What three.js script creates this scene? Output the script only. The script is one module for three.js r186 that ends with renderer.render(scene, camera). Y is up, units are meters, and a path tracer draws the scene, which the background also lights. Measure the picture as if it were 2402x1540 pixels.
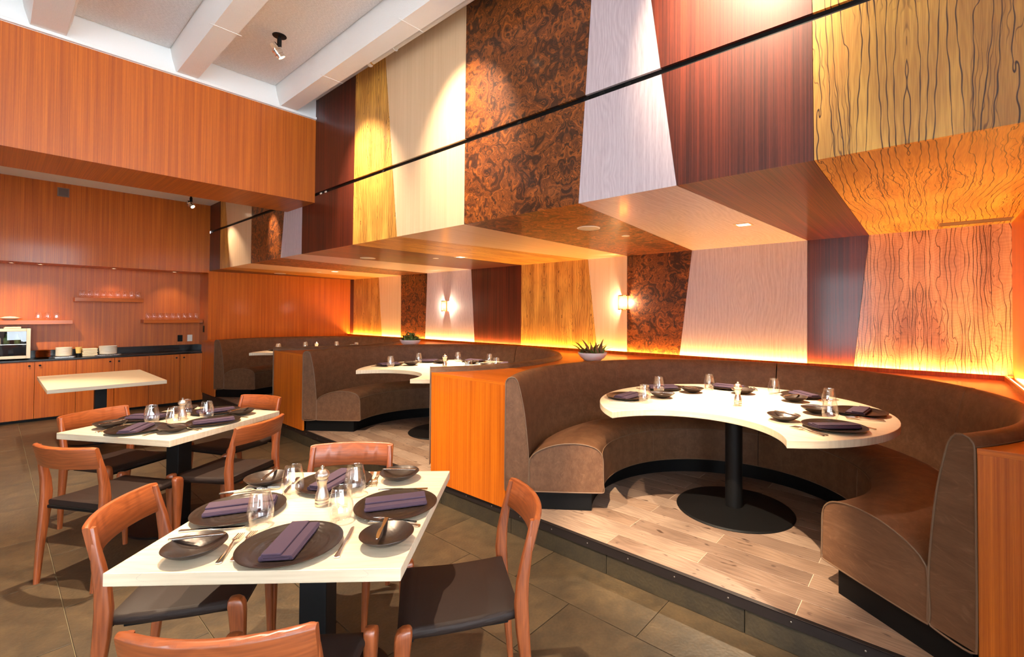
import * as THREE from 'three';
import { RoundedBoxGeometry } from 'three/addons/geometries/RoundedBoxGeometry.js';
import { mergeGeometries, toCreasedNormals } from 'three/addons/utils/BufferGeometryUtils.js';
import { RectAreaLightUniformsLib } from 'three/addons/lights/RectAreaLightUniformsLib.js';
import { createNoise2D } from 'simplex-noise';

// ------------------------------------------------------------------ camera, sky, exposure
// x: towards the wood-panelled wall, -z: along that wall towards the serving counter, y up, metres
const scene = new THREE.Scene();
const camera = new THREE.PerspectiveCamera(2 * Math.atan(770 / 1082.7) * 180 / Math.PI, 2402 / 1540, 0.05, 60);
camera.position.set(0, 1.55, 0);
camera.rotation.set(0.847 * Math.PI / 180, -50.42 * Math.PI / 180, 0.305 * Math.PI / 180, 'YXZ');
camera.setViewOffset(2402, 1540, -85.9, 50.1, 2402, 1540);
scene.add(camera);
scene.background = new THREE.Color(0.8, 0.91, 1.0);          // bright overcast sky outside the windows
scene.backgroundIntensity = 15.5;
const renderer = new THREE.WebGLRenderer();
renderer.toneMapping = THREE.LinearToneMapping;
renderer.toneMappingExposure = 1.0;
renderer.shadowMap.enabled = true;
RectAreaLightUniformsLib.init();

const WARM = new THREE.Color(1.0, 0.8, 0.56);               // halogen accent lamps
const AMBER = new THREE.Color(1.0, 0.5, 0.1);              // tape light
const POWER = { wash: 42, soffit: 60, tape: 330, sconce: 1.3, puck: 1.5 };

// ------------------------------------------------------------------ helpers
const R2 = Math.PI / 180;
function rng(seed) { let s = seed >>> 0; return () => { s = (s + 0x6D2B79F5) | 0; let t = Math.imul(s ^ (s >>> 15), 1 | s); t = (t + Math.imul(t ^ (t >>> 7), 61 | t)) ^ t; return ((t ^ (t >>> 14)) >>> 0) / 4294967296; }; }
const rnd = rng(7);
const V = (x, y, z) => new THREE.Vector3(x, y, z);
const names = new Map();
function numbered(n) { const k = names.get(n) || 0; names.set(n, k + 1); return k ? n + '_' + String(k).padStart(3, '0') : n; }
function meta(o, label, category, group) { o.userData.label = label; o.userData.category = category; if (group) o.userData.group = group; return o; }
function thing(name, label, category, pos = [0, 0, 0], turn = 0, group) { const o = new THREE.Group(); o.name = numbered(name); o.position.set(...pos); o.rotation.y = turn; scene.add(o); return meta(o, label, category, group); }
function mesh(name, geo, mat, parent) { const m = new THREE.Mesh(geo, mat); m.name = name; m.castShadow = m.receiveShadow = true; parent.add(m); return m; }
function single(name, geo, mat, label, category, pos = [0, 0, 0], turn = 0, group) { const m = mesh(numbered(name), geo, mat, scene); m.position.set(...pos); m.rotation.y = turn; return meta(m, label, category, group); }
function struct(name, geo, mat) { const o = geo ? mesh(name, geo, mat, scene) : new THREE.Group(); if (!geo) { o.name = name; scene.add(o); } o.userData.kind = 'structure'; return o; }
function copyOf(o, name, pos, turn, label, group) { const c = o.clone(); c.name = numbered(name); scene.add(c); c.position.set(...pos); c.rotation.y = turn; c.userData = { ...o.userData }; if (label) c.userData.label = label; if (group) c.userData.group = group; return c; }

// uv in metres; grain runs along v
function uvm(geo, grain = 'y', du = 0, dv = 0) {
  const g = geo.index ? geo : geo, p = g.attributes.position, n = g.attributes.normal, uv = new Float32Array(p.count * 2);
  for (let i = 0; i < p.count; i++) {
    const x = p.getX(i), y = p.getY(i), z = p.getZ(i), ax = Math.abs(n.getX(i)), ay = Math.abs(n.getY(i)), az = Math.abs(n.getZ(i));
    let u, v;
    if (grain === 'y') { if (ay > ax && ay > az) { u = x; v = z; } else { v = y; u = ax > az ? z : x; } }
    else if (grain === 'z') { if (az > ax && az > ay) { u = x; v = y; } else { v = z; u = ay > ax ? x : y; } }
    else { if (ax > ay && ax > az) { u = z; v = y; } else { v = x; u = ay > az ? z : y; } }
    uv[2 * i] = u + du; uv[2 * i + 1] = v + dv;
  }
  g.setAttribute('uv', new THREE.BufferAttribute(uv, 2));
  return g;
}
function box(x0, x1, y0, y1, z0, z1, grain = 'y', bevel = 0, du = 0, dv = 0) {
  const w = x1 - x0, h = y1 - y0, d = z1 - z0;
  const g = bevel ? new RoundedBoxGeometry(w, h, d, 1, Math.min(bevel, w / 2.01, h / 2.01, d / 2.01)) : new THREE.BoxGeometry(w, h, d);
  g.translate((x0 + x1) / 2, (y0 + y1) / 2, (z0 + z1) / 2);
  return uvm(g, grain, du, dv);
}
function merge(list) { return mergeGeometries(list.map(g => { const q = g.index ? g.toNonIndexed() : g; for (const k of Object.keys(q.attributes)) if (!['position', 'normal', 'uv'].includes(k)) q.deleteAttribute(k); return q; })); }
// flat polygon (3-D corners in order) with a thickness along -normal
function slab(pts, thick, uvf, face) {
  const a = pts.map(p => p.clone()), n = V(0, 0, 0);
  n.crossVectors(a[1].clone().sub(a[0]), a[a.length - 1].clone().sub(a[0])).normalize();
  if (n.dot(face) < 0) { a.reverse(); n.negate(); }
  const b = a.map(p => p.clone().addScaledVector(n, -thick)), pos = [], uv = [], nor = [];
  const tri = (p, q, r, m) => { for (const t of [p, q, r]) { pos.push(t.x, t.y, t.z); nor.push(m.x, m.y, m.z); uv.push(...uvf(t)); } };
  for (let i = 1; i < a.length - 1; i++) { tri(a[0], a[i], a[i + 1], n); tri(b[0], b[i + 1], b[i], n.clone().negate()); }
  for (let i = 0; i < a.length; i++) { const j = (i + 1) % a.length, m = V(0, 0, 0).crossVectors(a[j].clone().sub(a[i]), n).normalize(); tri(a[i], b[i], b[j], m); tri(a[i], b[j], a[j], m); }
  const g = new THREE.BufferGeometry();
  g.setAttribute('position', new THREE.Float32BufferAttribute(pos, 3)); g.setAttribute('normal', new THREE.Float32BufferAttribute(nor, 3)); g.setAttribute('uv', new THREE.Float32BufferAttribute(uv, 2));
  return g;
}
// surface through rings of points (each ring closed), with end caps
function loft(rings, opt = {}) {
  const n = rings[0].length, pos = [], uv = [], idx = [];
  const us = [0]; for (let i = 0; i < n; i++) us.push(us[i] + rings[0][i].distanceTo(rings[0][(i + 1) % n]));
  let vl = 0; const vs = rings.map((r, k) => { if (k) { let s = 0; for (let i = 0; i < n; i++) s += r[i].distanceTo(rings[k - 1][i]); vl += s / n; } return vl; });
  const m = n + 1;
  rings.forEach((r, k) => { for (let i = 0; i <= n; i++) { const p = r[i % n]; pos.push(p.x, p.y, p.z); uv.push(us[i], vs[k]); } });
  for (let k = 0; k < rings.length - 1; k++) for (let i = 0; i < n; i++) { const a = k * m + i, b = a + 1, c = a + m, d = c + 1; idx.push(a, c, b, b, c, d); }
  for (const e of opt.open ? [] : [0, rings.length - 1]) {
    const base = pos.length / 3, c = V(0, 0, 0); rings[e].forEach(p => c.add(p)); c.multiplyScalar(1 / n);
    pos.push(c.x, c.y, c.z); uv.push(c.x + c.z, c.y);
    rings[e].forEach(p => { pos.push(p.x, p.y, p.z); uv.push((p.x + p.z) , p.y); });
    for (let i = 0; i < n; i++) { const a = base + 1 + i, b = base + 1 + (i + 1) % n; e === 0 ? idx.push(base, a, b) : idx.push(base, b, a); }
  }
  const g = new THREE.BufferGeometry();
  g.setAttribute('position', new THREE.Float32BufferAttribute(pos, 3)); g.setAttribute('uv', new THREE.Float32BufferAttribute(uv, 2)); g.setIndex(idx);
  return toCreasedNormals(opt.flip ? flip(g) : g, opt.crease ?? 0.7);
}
function flip(g) { const a = g.index.array; for (let i = 0; i < a.length; i += 3) { const t = a[i]; a[i] = a[i + 1]; a[i + 1] = t; } return g; }
function rrect(c, ax, ay, w, h, r, k = 3) {
  const out = []; r = Math.min(r, w / 2, h / 2);
  for (const [sx, sy, a0] of [[1, 1, 0], [-1, 1, 90], [-1, -1, 180], [1, -1, 270]]) for (let i = 0; i <= k; i++) {
    const a = (a0 + 90 * i / k) * R2, x = sx * (w / 2 - r) + r * Math.cos(a), y = sy * (h / 2 - r) + r * Math.sin(a);
    out.push(c.clone().addScaledVector(ax, x).addScaledVector(ay, y));
  }
  return out;
}
function lathe(prof, seg = 40, crease = 0.6) { const g = new THREE.LatheGeometry(prof.map(([r, y]) => new THREE.Vector2(Math.max(r, 1e-5), y)), seg); return toCreasedNormals(g, crease); }
function cyl(r0, r1, h, seg = 24, y = 0) { const g = new THREE.CylinderGeometry(r1, r0, h, seg); g.translate(0, y + h / 2, 0); return g; }
// plan outline [x, z] to a solid between two heights
function plate(outline, y0, y1, bevel = 0, curve = 1) {
  const s = new THREE.Shape(outline.map(([x, z]) => new THREE.Vector2(x, -z)));
  const g = new THREE.ExtrudeGeometry(s, { depth: y1 - y0 - 2 * bevel, bevelEnabled: bevel > 0, bevelThickness: bevel, bevelSize: bevel, bevelOffset: -bevel, bevelSegments: 2, curveSegments: curve });
  g.rotateX(-Math.PI / 2); g.translate(0, y0 + bevel, 0);
  return g;
}
function spot(pos, to, cd, angle, penumbra, color = WARM, radius = 1.5) {
  const l = new THREE.SpotLight(color, cd, 0, angle * R2, penumbra, 2); l.position.set(...pos); l.target.position.set(...to);
  l.castShadow = true; l.shadow.radius = radius; l.name = 'spot_lamp'; scene.add(l); scene.add(l.target); return l;
}

// ------------------------------------------------------------------ procedural textures
const mixc = (a, b, t) => [a[0] + (b[0] - a[0]) * t, a[1] + (b[1] - a[1]) * t, a[2] + (b[2] - a[2]) * t];
const clamp = (x, a = 0, b = 1) => Math.min(b, Math.max(a, x));
const sstep = (a, b, x) => { const t = clamp((x - a) / (b - a)); return t * t * (3 - 2 * t); };
function tex(w, h, wm, hm, fn, data = false) {      // fn(u, v in metres) -> sRGB 0..255
  const d = new Uint8Array(w * h * 4);
  for (let j = 0; j < h; j++) for (let i = 0; i < w; i++) { const c = fn((i + .5) / w * wm, (j + .5) / h * hm), k = 4 * (j * w + i); d[k] = clamp(c[0], 0, 255); d[k + 1] = clamp(c[1], 0, 255); d[k + 2] = clamp(c[2], 0, 255); d[k + 3] = 255; }
  const t = new THREE.DataTexture(d, w, h); t.magFilter = THREE.LinearFilter; t.minFilter = THREE.LinearMipmapLinearFilter; t.generateMipmaps = true;
  t.wrapS = t.wrapT = THREE.MirroredRepeatWrapping; t.repeat.set(1 / wm, 1 / hm); if (!data) t.colorSpace = THREE.SRGBColorSpace; t.needsUpdate = true;
  return t;
}
const N = s => createNoise2D(rng(s));
function straight(seed, dark, light, contrast = 1) {       // quarter-cut veneer: fine straight lines
  const a = N(seed), b = N(seed + 1), c = N(seed + 2), d = N(seed + 3);
  return tex(1024, 512, 1.1, 2.2, (u, v) => {
    let s = .5 + contrast * (.2 * a(u * 14, v * .25) + .22 * b(u * 70, v * .5) + .2 * c(u * 190, v * 1.2) + .07 * d(u * 260, v * 14));
    return mixc(dark, light, clamp(s));
  });
}
function zebra(seed, base, base2, vein, freq, figure = 0) { // open-veined, book-matched veneer
  const a = N(seed), b = N(seed + 1), c = N(seed + 2), d = N(seed + 3), e = N(seed + 4);
  const field = (u, v) => u * freq + 1.1 * a(u * 1.6, v * .45) + .66 * b(u * 7, v * .8) + .1 * c(u * 22, v * 7) + figure * .3 * c(u * 9 + 7, v * 4);
  return tex(1024, 1024, 1.0, 2.0, (u, v) => {
    const f = field(u, v), gr = Math.max(4, Math.abs(field(u + .0012, v) - f) / .0012), fr = Math.abs(f - Math.round(f)) / gr;
    const w = .0007 + .0009 * (1 + d(u * 6, v * 5)), line = 1 - sstep(w * .5, w * 1.5, fr);
    const h = f * 2 + 1.5 * e(u * 4, v * 1.3) + .3 * c(u * 30, v * 9), fine = (1 - sstep(.02, .09, Math.abs(h - Math.round(h)) * 18 / gr)) * sstep(-.2, .4, d(u * 5, v * 1.2));
    const grain = .5 + .3 * e(u * 150, v * 7) + .25 * d(u * 40, v * 2), fig = figure * (.5 + .5 * Math.sin(v * 260 + 9 * a(u * 6, v * 3)));
    return mixc(mixc(base, base2, clamp(grain * .8 + .45 * a(u * 5, v * 1.1) + .22 * fig)), vein, clamp(line * .9 + fine * .5));
  });
}
const T = {};
T.orange = straight(11, [152, 66, 3], [216, 114, 12], .85);
T.mahog = straight(21, [56, 18, 10], [112, 44, 24], 1.15);
T.cream = straight(31, [208, 172, 132], [232, 200, 164], .7);
T.zebra = zebra(41, [224, 166, 76], [176, 118, 50], [54, 27, 11], 24);
T.rosewood = zebra(51, [220, 176, 142], [176, 130, 104], [62, 38, 34], 26, 1);
{ const a = N(61), b = N(62), c = N(63), d = N(64);
  T.burl = tex(1024, 1024, 1.1, 1.1, (u, v) => {
    const x = u * 4.2 + 3, y = v * 4.2 + 1, q1 = a(x * .55, y * .55) + .55 * b(x * 1.4, y * 1.4) + .25 * c(x * 3.1, y * 3.1), q2 = b(x * .55 + 9, y * .55) + .55 * c(x * 1.4, y * 1.4 + 5) + .25 * a(x * 3.1, y * 3.1);
    const wx = x + .85 * q1, wy = y + .85 * q2, m = d(wx * .9, wy * .9) + .5 * a(wx * 2.1, wy * 2.1), n = c(wx * 1.7 + 4, wy * 1.7), k = b(wx * 4.3, wy * 4.3);
    let col = mixc([88, 42, 15], [170, 92, 32], clamp(.5 + .35 * n + .25 * k));
    col = mixc(col, [50, 24, 13], sstep(.12, .5, m) * (.75 + .25 * k));
    const l1 = 1 - sstep(.02, .1, Math.abs(n)), l2 = 1 - sstep(.015, .08, Math.abs(m - .08)), l3 = 1 - sstep(.02, .1, Math.abs(k));
    return mixc(col, [40, 19, 11], clamp(l1 * .75 + l2 * .8 + l3 * .3));
  }); }
{ const a = N(71), b = N(72), c = N(73), d = N(74);
  T.greyoak = tex(1024, 1024, 1.2, 2.4, (u, v) => {
    const du = u - .6 + .06 * a(u * 1.5, v * .9), f = du * 30 + Math.exp(-Math.pow(du / .11, 2)) * (2.6 * Math.sin(v * 2.1 + 2 * b(1, v * .4)) + 3 * b(u * 2, v * 1.5)) + .5 * a(u * 9, v * 1.6);
    const ring = Math.abs(f - Math.round(f)) * 2, pore = sstep(.1, .8, c(u * 230, v * 9)), fine = .5 + .5 * d(u * 90, v * 2);
    return mixc([206, 188, 190], [158, 137, 140], clamp((1 - ring) * .22 + pore * .26 + fine * .3));
  }); }
{ const a = N(81), b = N(82), c = N(83), d = N(84);
  T.tabletop = tex(512, 1024, .8, 1.6, (u, v) => {
    const f = u * 26 + 1.3 * a(u * 3, v * .8) + .4 * b(u * 9, v * 2.5), ring = Math.abs(f - Math.round(f)) * 2;
    const crack = 1 - sstep(.01, .04, Math.abs(a(u * 14 + .5 * b(u * 20, v * 8), v * 1.6) - .1));
    const k = clamp(.16 + .22 * (1 - ring) * (1 - ring) + .14 * c(u * 120, v * 4) + .1 * d(u * 30, v * 1.5));
    return mixc(mixc([218, 200, 172], [182, 154, 120], k), [120, 112, 110], crack * .3 * sstep(.2, .7, c(u * 3, v * 3)));
  }); }
{ const a = N(91), b = N(92), c = N(93), d = N(94);
  T.leather = tex(1024, 1024, .9, .9, (u, v) => {
    const m = .5 + .3 * a(u * 9, v * 9) + .22 * b(u * 26, v * 26) + .16 * c(u * 90, v * 90), sc = sstep(.62, .95, Math.abs(d(u * 60 + 3 * a(u * 5, v * 5), v * 14)));
    return mixc(mixc([92, 61, 41], [114, 80, 56], clamp(m)), [136, 102, 76], sc * .3);
  });
  T.leatherBump = tex(512, 512, .12, .12, (u, v) => { const k = 128 + 50 * a(u * 420, v * 420) + 40 * b(u * 900, v * 900); return [k, k, k]; }, true);
  T.stone = tex(1024, 1024, 1.3, 1.3, (u, v) => {
    const m = .5 + .26 * a(u * 3, v * 3) + .2 * b(u * 9, v * 9) + .14 * c(u * 40, v * 40) + .1 * d(u * 150, v * 150), sc = 1 - sstep(.0, .014, Math.abs(b(u * 5, v * 5) * .6 + .4 * a(u * 13, v * 2) - .25));
    return mixc(mixc([48, 38, 25], [80, 63, 41], clamp(m)), [118, 100, 74], sc * .22 + .4 * sstep(.8, .96, d(u * 23, v * 23)) * sstep(.5, .9, c(u * 7, v * 7)));
  });
  T.stoneBump = tex(512, 512, .9, .9, (u, v) => { const k = 128 + 60 * a(u * 8, v * 8) + 40 * b(u * 40, v * 40) + 20 * c(u * 160, v * 160); return [k, k, k]; }, true);
}
{ const a = N(101), b = N(102), c = N(103), d = N(104);
  T.plank = tex(1024, 1024, .6, 2.4, (u, v) => {
    const f = u * 36 + 1.6 * a(u * 5, v * 1.3) + .5 * b(u * 16, v * 4), ring = Math.abs(f - Math.round(f)) * 2, kn = sstep(.78, .95, c(u * 13, v * 7)), st = sstep(.3, .9, d(u * 60, v * 3));
    return mixc(mixc([160, 134, 114], [108, 86, 72], clamp(.2 + .35 * (1 - ring) + .3 * st + .25 * a(u * 3, v * 2))), [58, 40, 30], kn * .7);
  });
  T.cherry = tex(512, 1024, .4, .8, (u, v) => {
    const f = u * 30 + 1.6 * a(u * 5, v * 1.6) + .4 * b(u * 18, v * 5), ring = Math.abs(f - Math.round(f)) * 2;
    return mixc([154, 80, 38], [110, 51, 22], clamp(.25 + .34 * (1 - ring) + .22 * c(u * 120, v * 5) + .15 * d(u * 8, v * 3)));
  });
  T.board = tex(1024, 1024, .8, .8, (u, v) => { const k = .5 + .3 * a(u * 160, v * 30) + .3 * b(u * 60, v * 240) + .25 * c(u * 240, v * 240); const q = 208 + 44 * clamp(k); return [q, q * .995, q * .99]; });
  T.boardBump = tex(512, 512, .4, .4, (u, v) => { const k = 128 + 70 * (.5 * a(u * 160, v * 30) + .5 * b(u * 60, v * 240)) + 40 * c(u * 240, v * 240); return [k, k, k]; }, true);
  T.plaster = tex(512, 512, 1.4, 1.4, (u, v) => { const cr = 1 - sstep(.0, .02, Math.abs(a(u * 4, v * 4) + .3 * b(u * 17, v * 17) - .3)); const k = 128 + 26 * a(u * 11, v * 11) + 20 * b(u * 60, v * 60) - 90 * cr * sstep(.2, .6, c(u * 3, v * 3)); return [k, k, k]; }, true);
  T.weave = tex(256, 256, .02, .02, (u, v) => { const k = 128 + 60 * Math.sin(u * 2 * Math.PI / .00125) * Math.sin(v * 2 * Math.PI / .00125); return [k, k, k]; }, true);
}

// ------------------------------------------------------------------ materials
const P = o => new THREE.MeshPhysicalMaterial(o), C = (r, g, b) => new THREE.Color().setRGB(r / 255, g / 255, b / 255, THREE.SRGBColorSpace);
const lac = { roughness: .5, specularIntensity: .6, clearcoat: .38, clearcoatRoughness: .13 };
const M = {
  orange: P({ map: T.orange, ...lac }), orangeSatin: P({ map: T.orange, roughness: .5, clearcoat: .2, clearcoatRoughness: .3 }),
  mahog: P({ map: T.mahog, ...lac }), cream: P({ map: T.cream, ...lac }), zebra: P({ map: T.zebra, ...lac }), rosewood: P({ map: T.rosewood, ...lac }), burl: P({ map: T.burl, ...lac }), greyoak: P({ map: T.greyoak, ...lac }),
  tabletop: P({ map: T.tabletop, roughness: .42, clearcoat: .15, clearcoatRoughness: .3 }),
  leather: P({ map: T.leather, roughness: .48, bumpMap: T.leatherBump, bumpScale: .0006, specularIntensity: .5 }),
  piping: P({ color: C(108, 80, 58), roughness: .5 }),
  seatLeather: P({ color: C(36, 24, 19), roughness: .58, specularIntensity: .45, bumpMap: T.leatherBump, bumpScale: .0004 }),
  stone: P({ map: T.stone, roughness: .48, bumpMap: T.stoneBump, bumpScale: .0016 }),
  riser: P({ map: T.stone, color: C(205, 212, 205), roughness: .6, bumpMap: T.stoneBump, bumpScale: .002 }),
  plank: P({ map: T.plank, roughness: .52 }), plankB: P({ map: T.plank, color: C(236, 228, 222), roughness: .52 }), plankC: P({ map: T.plank, color: C(222, 216, 214), roughness: .52 }),
  cherry: P({ map: T.cherry, roughness: .38, clearcoat: .35, clearcoatRoughness: .22 }),
  board: P({ map: T.board, roughness: .95, bumpMap: T.boardBump, bumpScale: .003 }),
  white: P({ color: C(242, 241, 238), roughness: .7, bumpMap: T.plaster, bumpScale: .006 }), whitePlain: P({ color: C(242, 241, 238), roughness: .75 }),
  black: P({ color: C(10, 9, 9), roughness: .55, specularIntensity: .35 }), blackMetal: P({ color: C(16, 15, 15), roughness: .5, specularIntensity: .4 }), grout: P({ color: C(112, 98, 74), roughness: .95 }), groutPale: P({ color: C(196, 176, 152), roughness: .95 }),
  nosing: P({ color: C(44, 36, 34), roughness: .5, metalness: .5 }), screw: P({ color: C(170, 160, 150), roughness: .3, metalness: 1 }),
  brushed: P({ color: C(206, 196, 184), roughness: .36, metalness: 1 }),
  steel: P({ color: C(214, 208, 200), roughness: .2, metalness: 1 }), chrome: P({ color: C(230, 228, 224), roughness: .1, metalness: 1 }), brass: P({ color: C(214, 160, 84), roughness: .25, metalness: 1 }), copper: P({ color: C(206, 146, 88), roughness: .25, metalness: 1 }),
  glass: P({ color: 0xffffff, roughness: 0, transmission: 1, thickness: 0, ior: 1.9 }), pane: P({ color: 0xffffff, roughness: 0, transmission: 1, thickness: 0, ior: 1.45 }),
  plate: P({ color: C(46, 34, 27), roughness: .34, metalness: .4 }), bowl: P({ color: C(56, 44, 38), roughness: .32, metalness: .4 }),
  napkin: P({ color: C(62, 42, 58), roughness: .9, sheen: .3, sheenRoughness: .6, sheenColor: C(120, 90, 120), bumpMap: T.weave, bumpScale: .0003 }),
  granite: P({ color: C(16, 14, 14), roughness: .22 }), china: P({ color: C(232, 220, 200), roughness: .35, clearcoat: .4 }), linen: P({ color: C(226, 208, 176), roughness: .9 }), paper: P({ color: C(222, 186, 110), roughness: .8 }),
  ceramic: P({ color: C(228, 218, 212), roughness: .3, clearcoat: .5, clearcoatRoughness: .1 }), soil: P({ color: C(34, 24, 18), roughness: 1 }),
  leafA: P({ color: C(66, 98, 38), roughness: .6, transmission: .15, thickness: 0, side: THREE.DoubleSide }), leafB: P({ color: C(96, 116, 60), roughness: .6, transmission: .15, thickness: 0, side: THREE.DoubleSide }), leafC: P({ color: C(120, 84, 52), roughness: .6, side: THREE.DoubleSide }),
  lens: P({ color: C(255, 240, 214), emissive: new THREE.Color(1, .8, .55), emissiveIntensity: 5, roughness: .6 }), tape: P({ color: C(255, 220, 160), emissive: new THREE.Color(1, .72, .35), emissiveIntensity: 5, roughness: .6 }),
  frost: P({ color: C(255, 214, 150), roughness: .8, transmission: .55, thickness: 0, emissive: new THREE.Color(1, .7, .34), emissiveIntensity: 1.2 }),
  tube: P({ color: C(255, 230, 180), emissive: new THREE.Color(1, .78, .45), emissiveIntensity: 8, roughness: .6 }),
  whitePlastic: P({ color: C(232, 224, 210), roughness: .45 }), beige: P({ color: C(206, 186, 160), roughness: .45, metalness: .2 }), grille: P({ color: C(118, 92, 80), roughness: .6 }), grilleDark: P({ color: C(96, 76, 68), roughness: .5 }), speaker: P({ color: C(206, 190, 166), roughness: .8 }),
};

// ------------------------------------------------------------------ key planes
const XF = 2.43, XB = 5.0, YS = 2.27, YC = 4.07, ZEND = -9.75, ZR = .487, ZBEAM = -5.61, YP = .17, XSTEP = 2.36, XDIV = 2.345, YLEDGE = 1.06, YSTRIP = 1.096;
const XL = -4.6, ZN = 3.4;

// ------------------------------------------------------------------ floor: stone tiles
{
  const fl = struct('floor', box(XL, 2.7, -.12, -.006, -10.4, ZN, 'z'), M.grout);
  const tw = .433, tl = .8, variants = [];
  for (let k = 0; k < 4; k++) variants.push(box(-tw / 2 + .0018, tw / 2 - .0018, -.006, 0, -tl / 2 + .0018, tl / 2 - .0018, 'z', .0015, k * .51, k * .83));
  let n = 0;
  for (let c = 0; c < 8; c++) {
    const xr = 2.0 + tw - c * tw, off = c % 2 ? -.70 : -.30;
    for (let r = -1; r < 13; r++) { const m = mesh('floor_tile', variants[(n * 7 + c) % 4], M.stone, fl); m.position.set(xr - tw / 2, 0, off - r * tl - tl / 2 + tl); if (rnd() < .5) m.rotation.y = Math.PI; m.position.y = (rnd() - .5) * .0008; n++; }
  }
  mesh('floor_slab', box(XL, 2.433 - 8 * tw, -.006, 0, -10.4, ZN, 'z'), M.stone, fl); mesh('floor_slab', box(2.433 - 8 * tw, 2.433, -.006, 0, 1.3, ZN, 'z'), M.stone, fl);
}
// ------------------------------------------------------------------ raised platform: plank tiles, stone riser, metal nosing
const BOOTHS = [-1.10, -4.43, -7.77], BX = 3.23, BR = 1.515;
{
  const pf = struct('platform_floor', box(XSTEP + .03, XB, 0, YP - .0015, ZEND, ZR, 'z'), M.groutPale);
  const pw = .1455, pl = 1.028, geos = [];
  for (let k = 0; k < 5; k++) geos.push(box(-pw / 2 + .0014, pw / 2 - .0014, -.006, 0, -pl / 2 + .0014, pl / 2 - .0014, 'z', .0008, k * .31, k * .57));
  const mats = [M.plank, M.plankB, M.plankC];
  for (let r = 0; r < 13; r++) {
    const x = 2.385 + pw * (r + .5), z0 = r % 2 ? -1.007 : -.487;
    for (let k = -1; k < 10; k++) {
      const z1 = z0 - (k - .5) * pl - pl;
      if (z1 - pl / 2 < ZEND - .1 || z1 > ZR + .2) continue;
      const near = BOOTHS.some(b => Math.hypot(x - BX, Math.max(0, Math.abs(z1 - b) - pl / 2)) < 1.06) || x < 2.75;
      if (!near) continue;
      const m = mesh('plank', geos[Math.floor(rnd() * 5)], mats[Math.floor(rnd() * 3)], pf); m.position.set(x, YP, z1);
    }
  }
  const rs = struct('step_riser', box(XSTEP + .02, XSTEP + .035, 0, YP - .03, ZEND, ZR, 'z'), M.black);
  const joints = [ZR, .09]; for (let z = -.705; z > ZEND; z -= .792) joints.push(z); joints.push(ZEND);
  for (let i = 0; i < joints.length - 1; i++) mesh('riser_slab', box(XSTEP + .004, XSTEP + .02, .001, YP - .045, joints[i + 1] + .002, joints[i] - .002, 'z', .0015, i * .37), M.riser, rs);
  const ns = struct('trim_1', merge([box(XSTEP - .002, XSTEP + .004, YP - .052, YP + .001, ZEND, ZR, 'z', .0015), box(XSTEP - .002, 2.384, YP - .004, YP + .0012, ZEND, ZR, 'z', .001)]), M.nosing);
  const sg = new THREE.SphereGeometry(.0045, 10, 6); sg.scale(.45, 1, 1);
  for (let z = .35; z > -9.5; z -= .283) { const s = mesh('screw', sg, M.screw, ns); s.position.set(XSTEP - .002, YP - .025, z); }
}
// ------------------------------------------------------------------ panelled wall: upper fascia, soffit, back wall
const SPEC = ['mahog', 'zebra', 'cream', 'burl', 'greyoak'];
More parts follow.
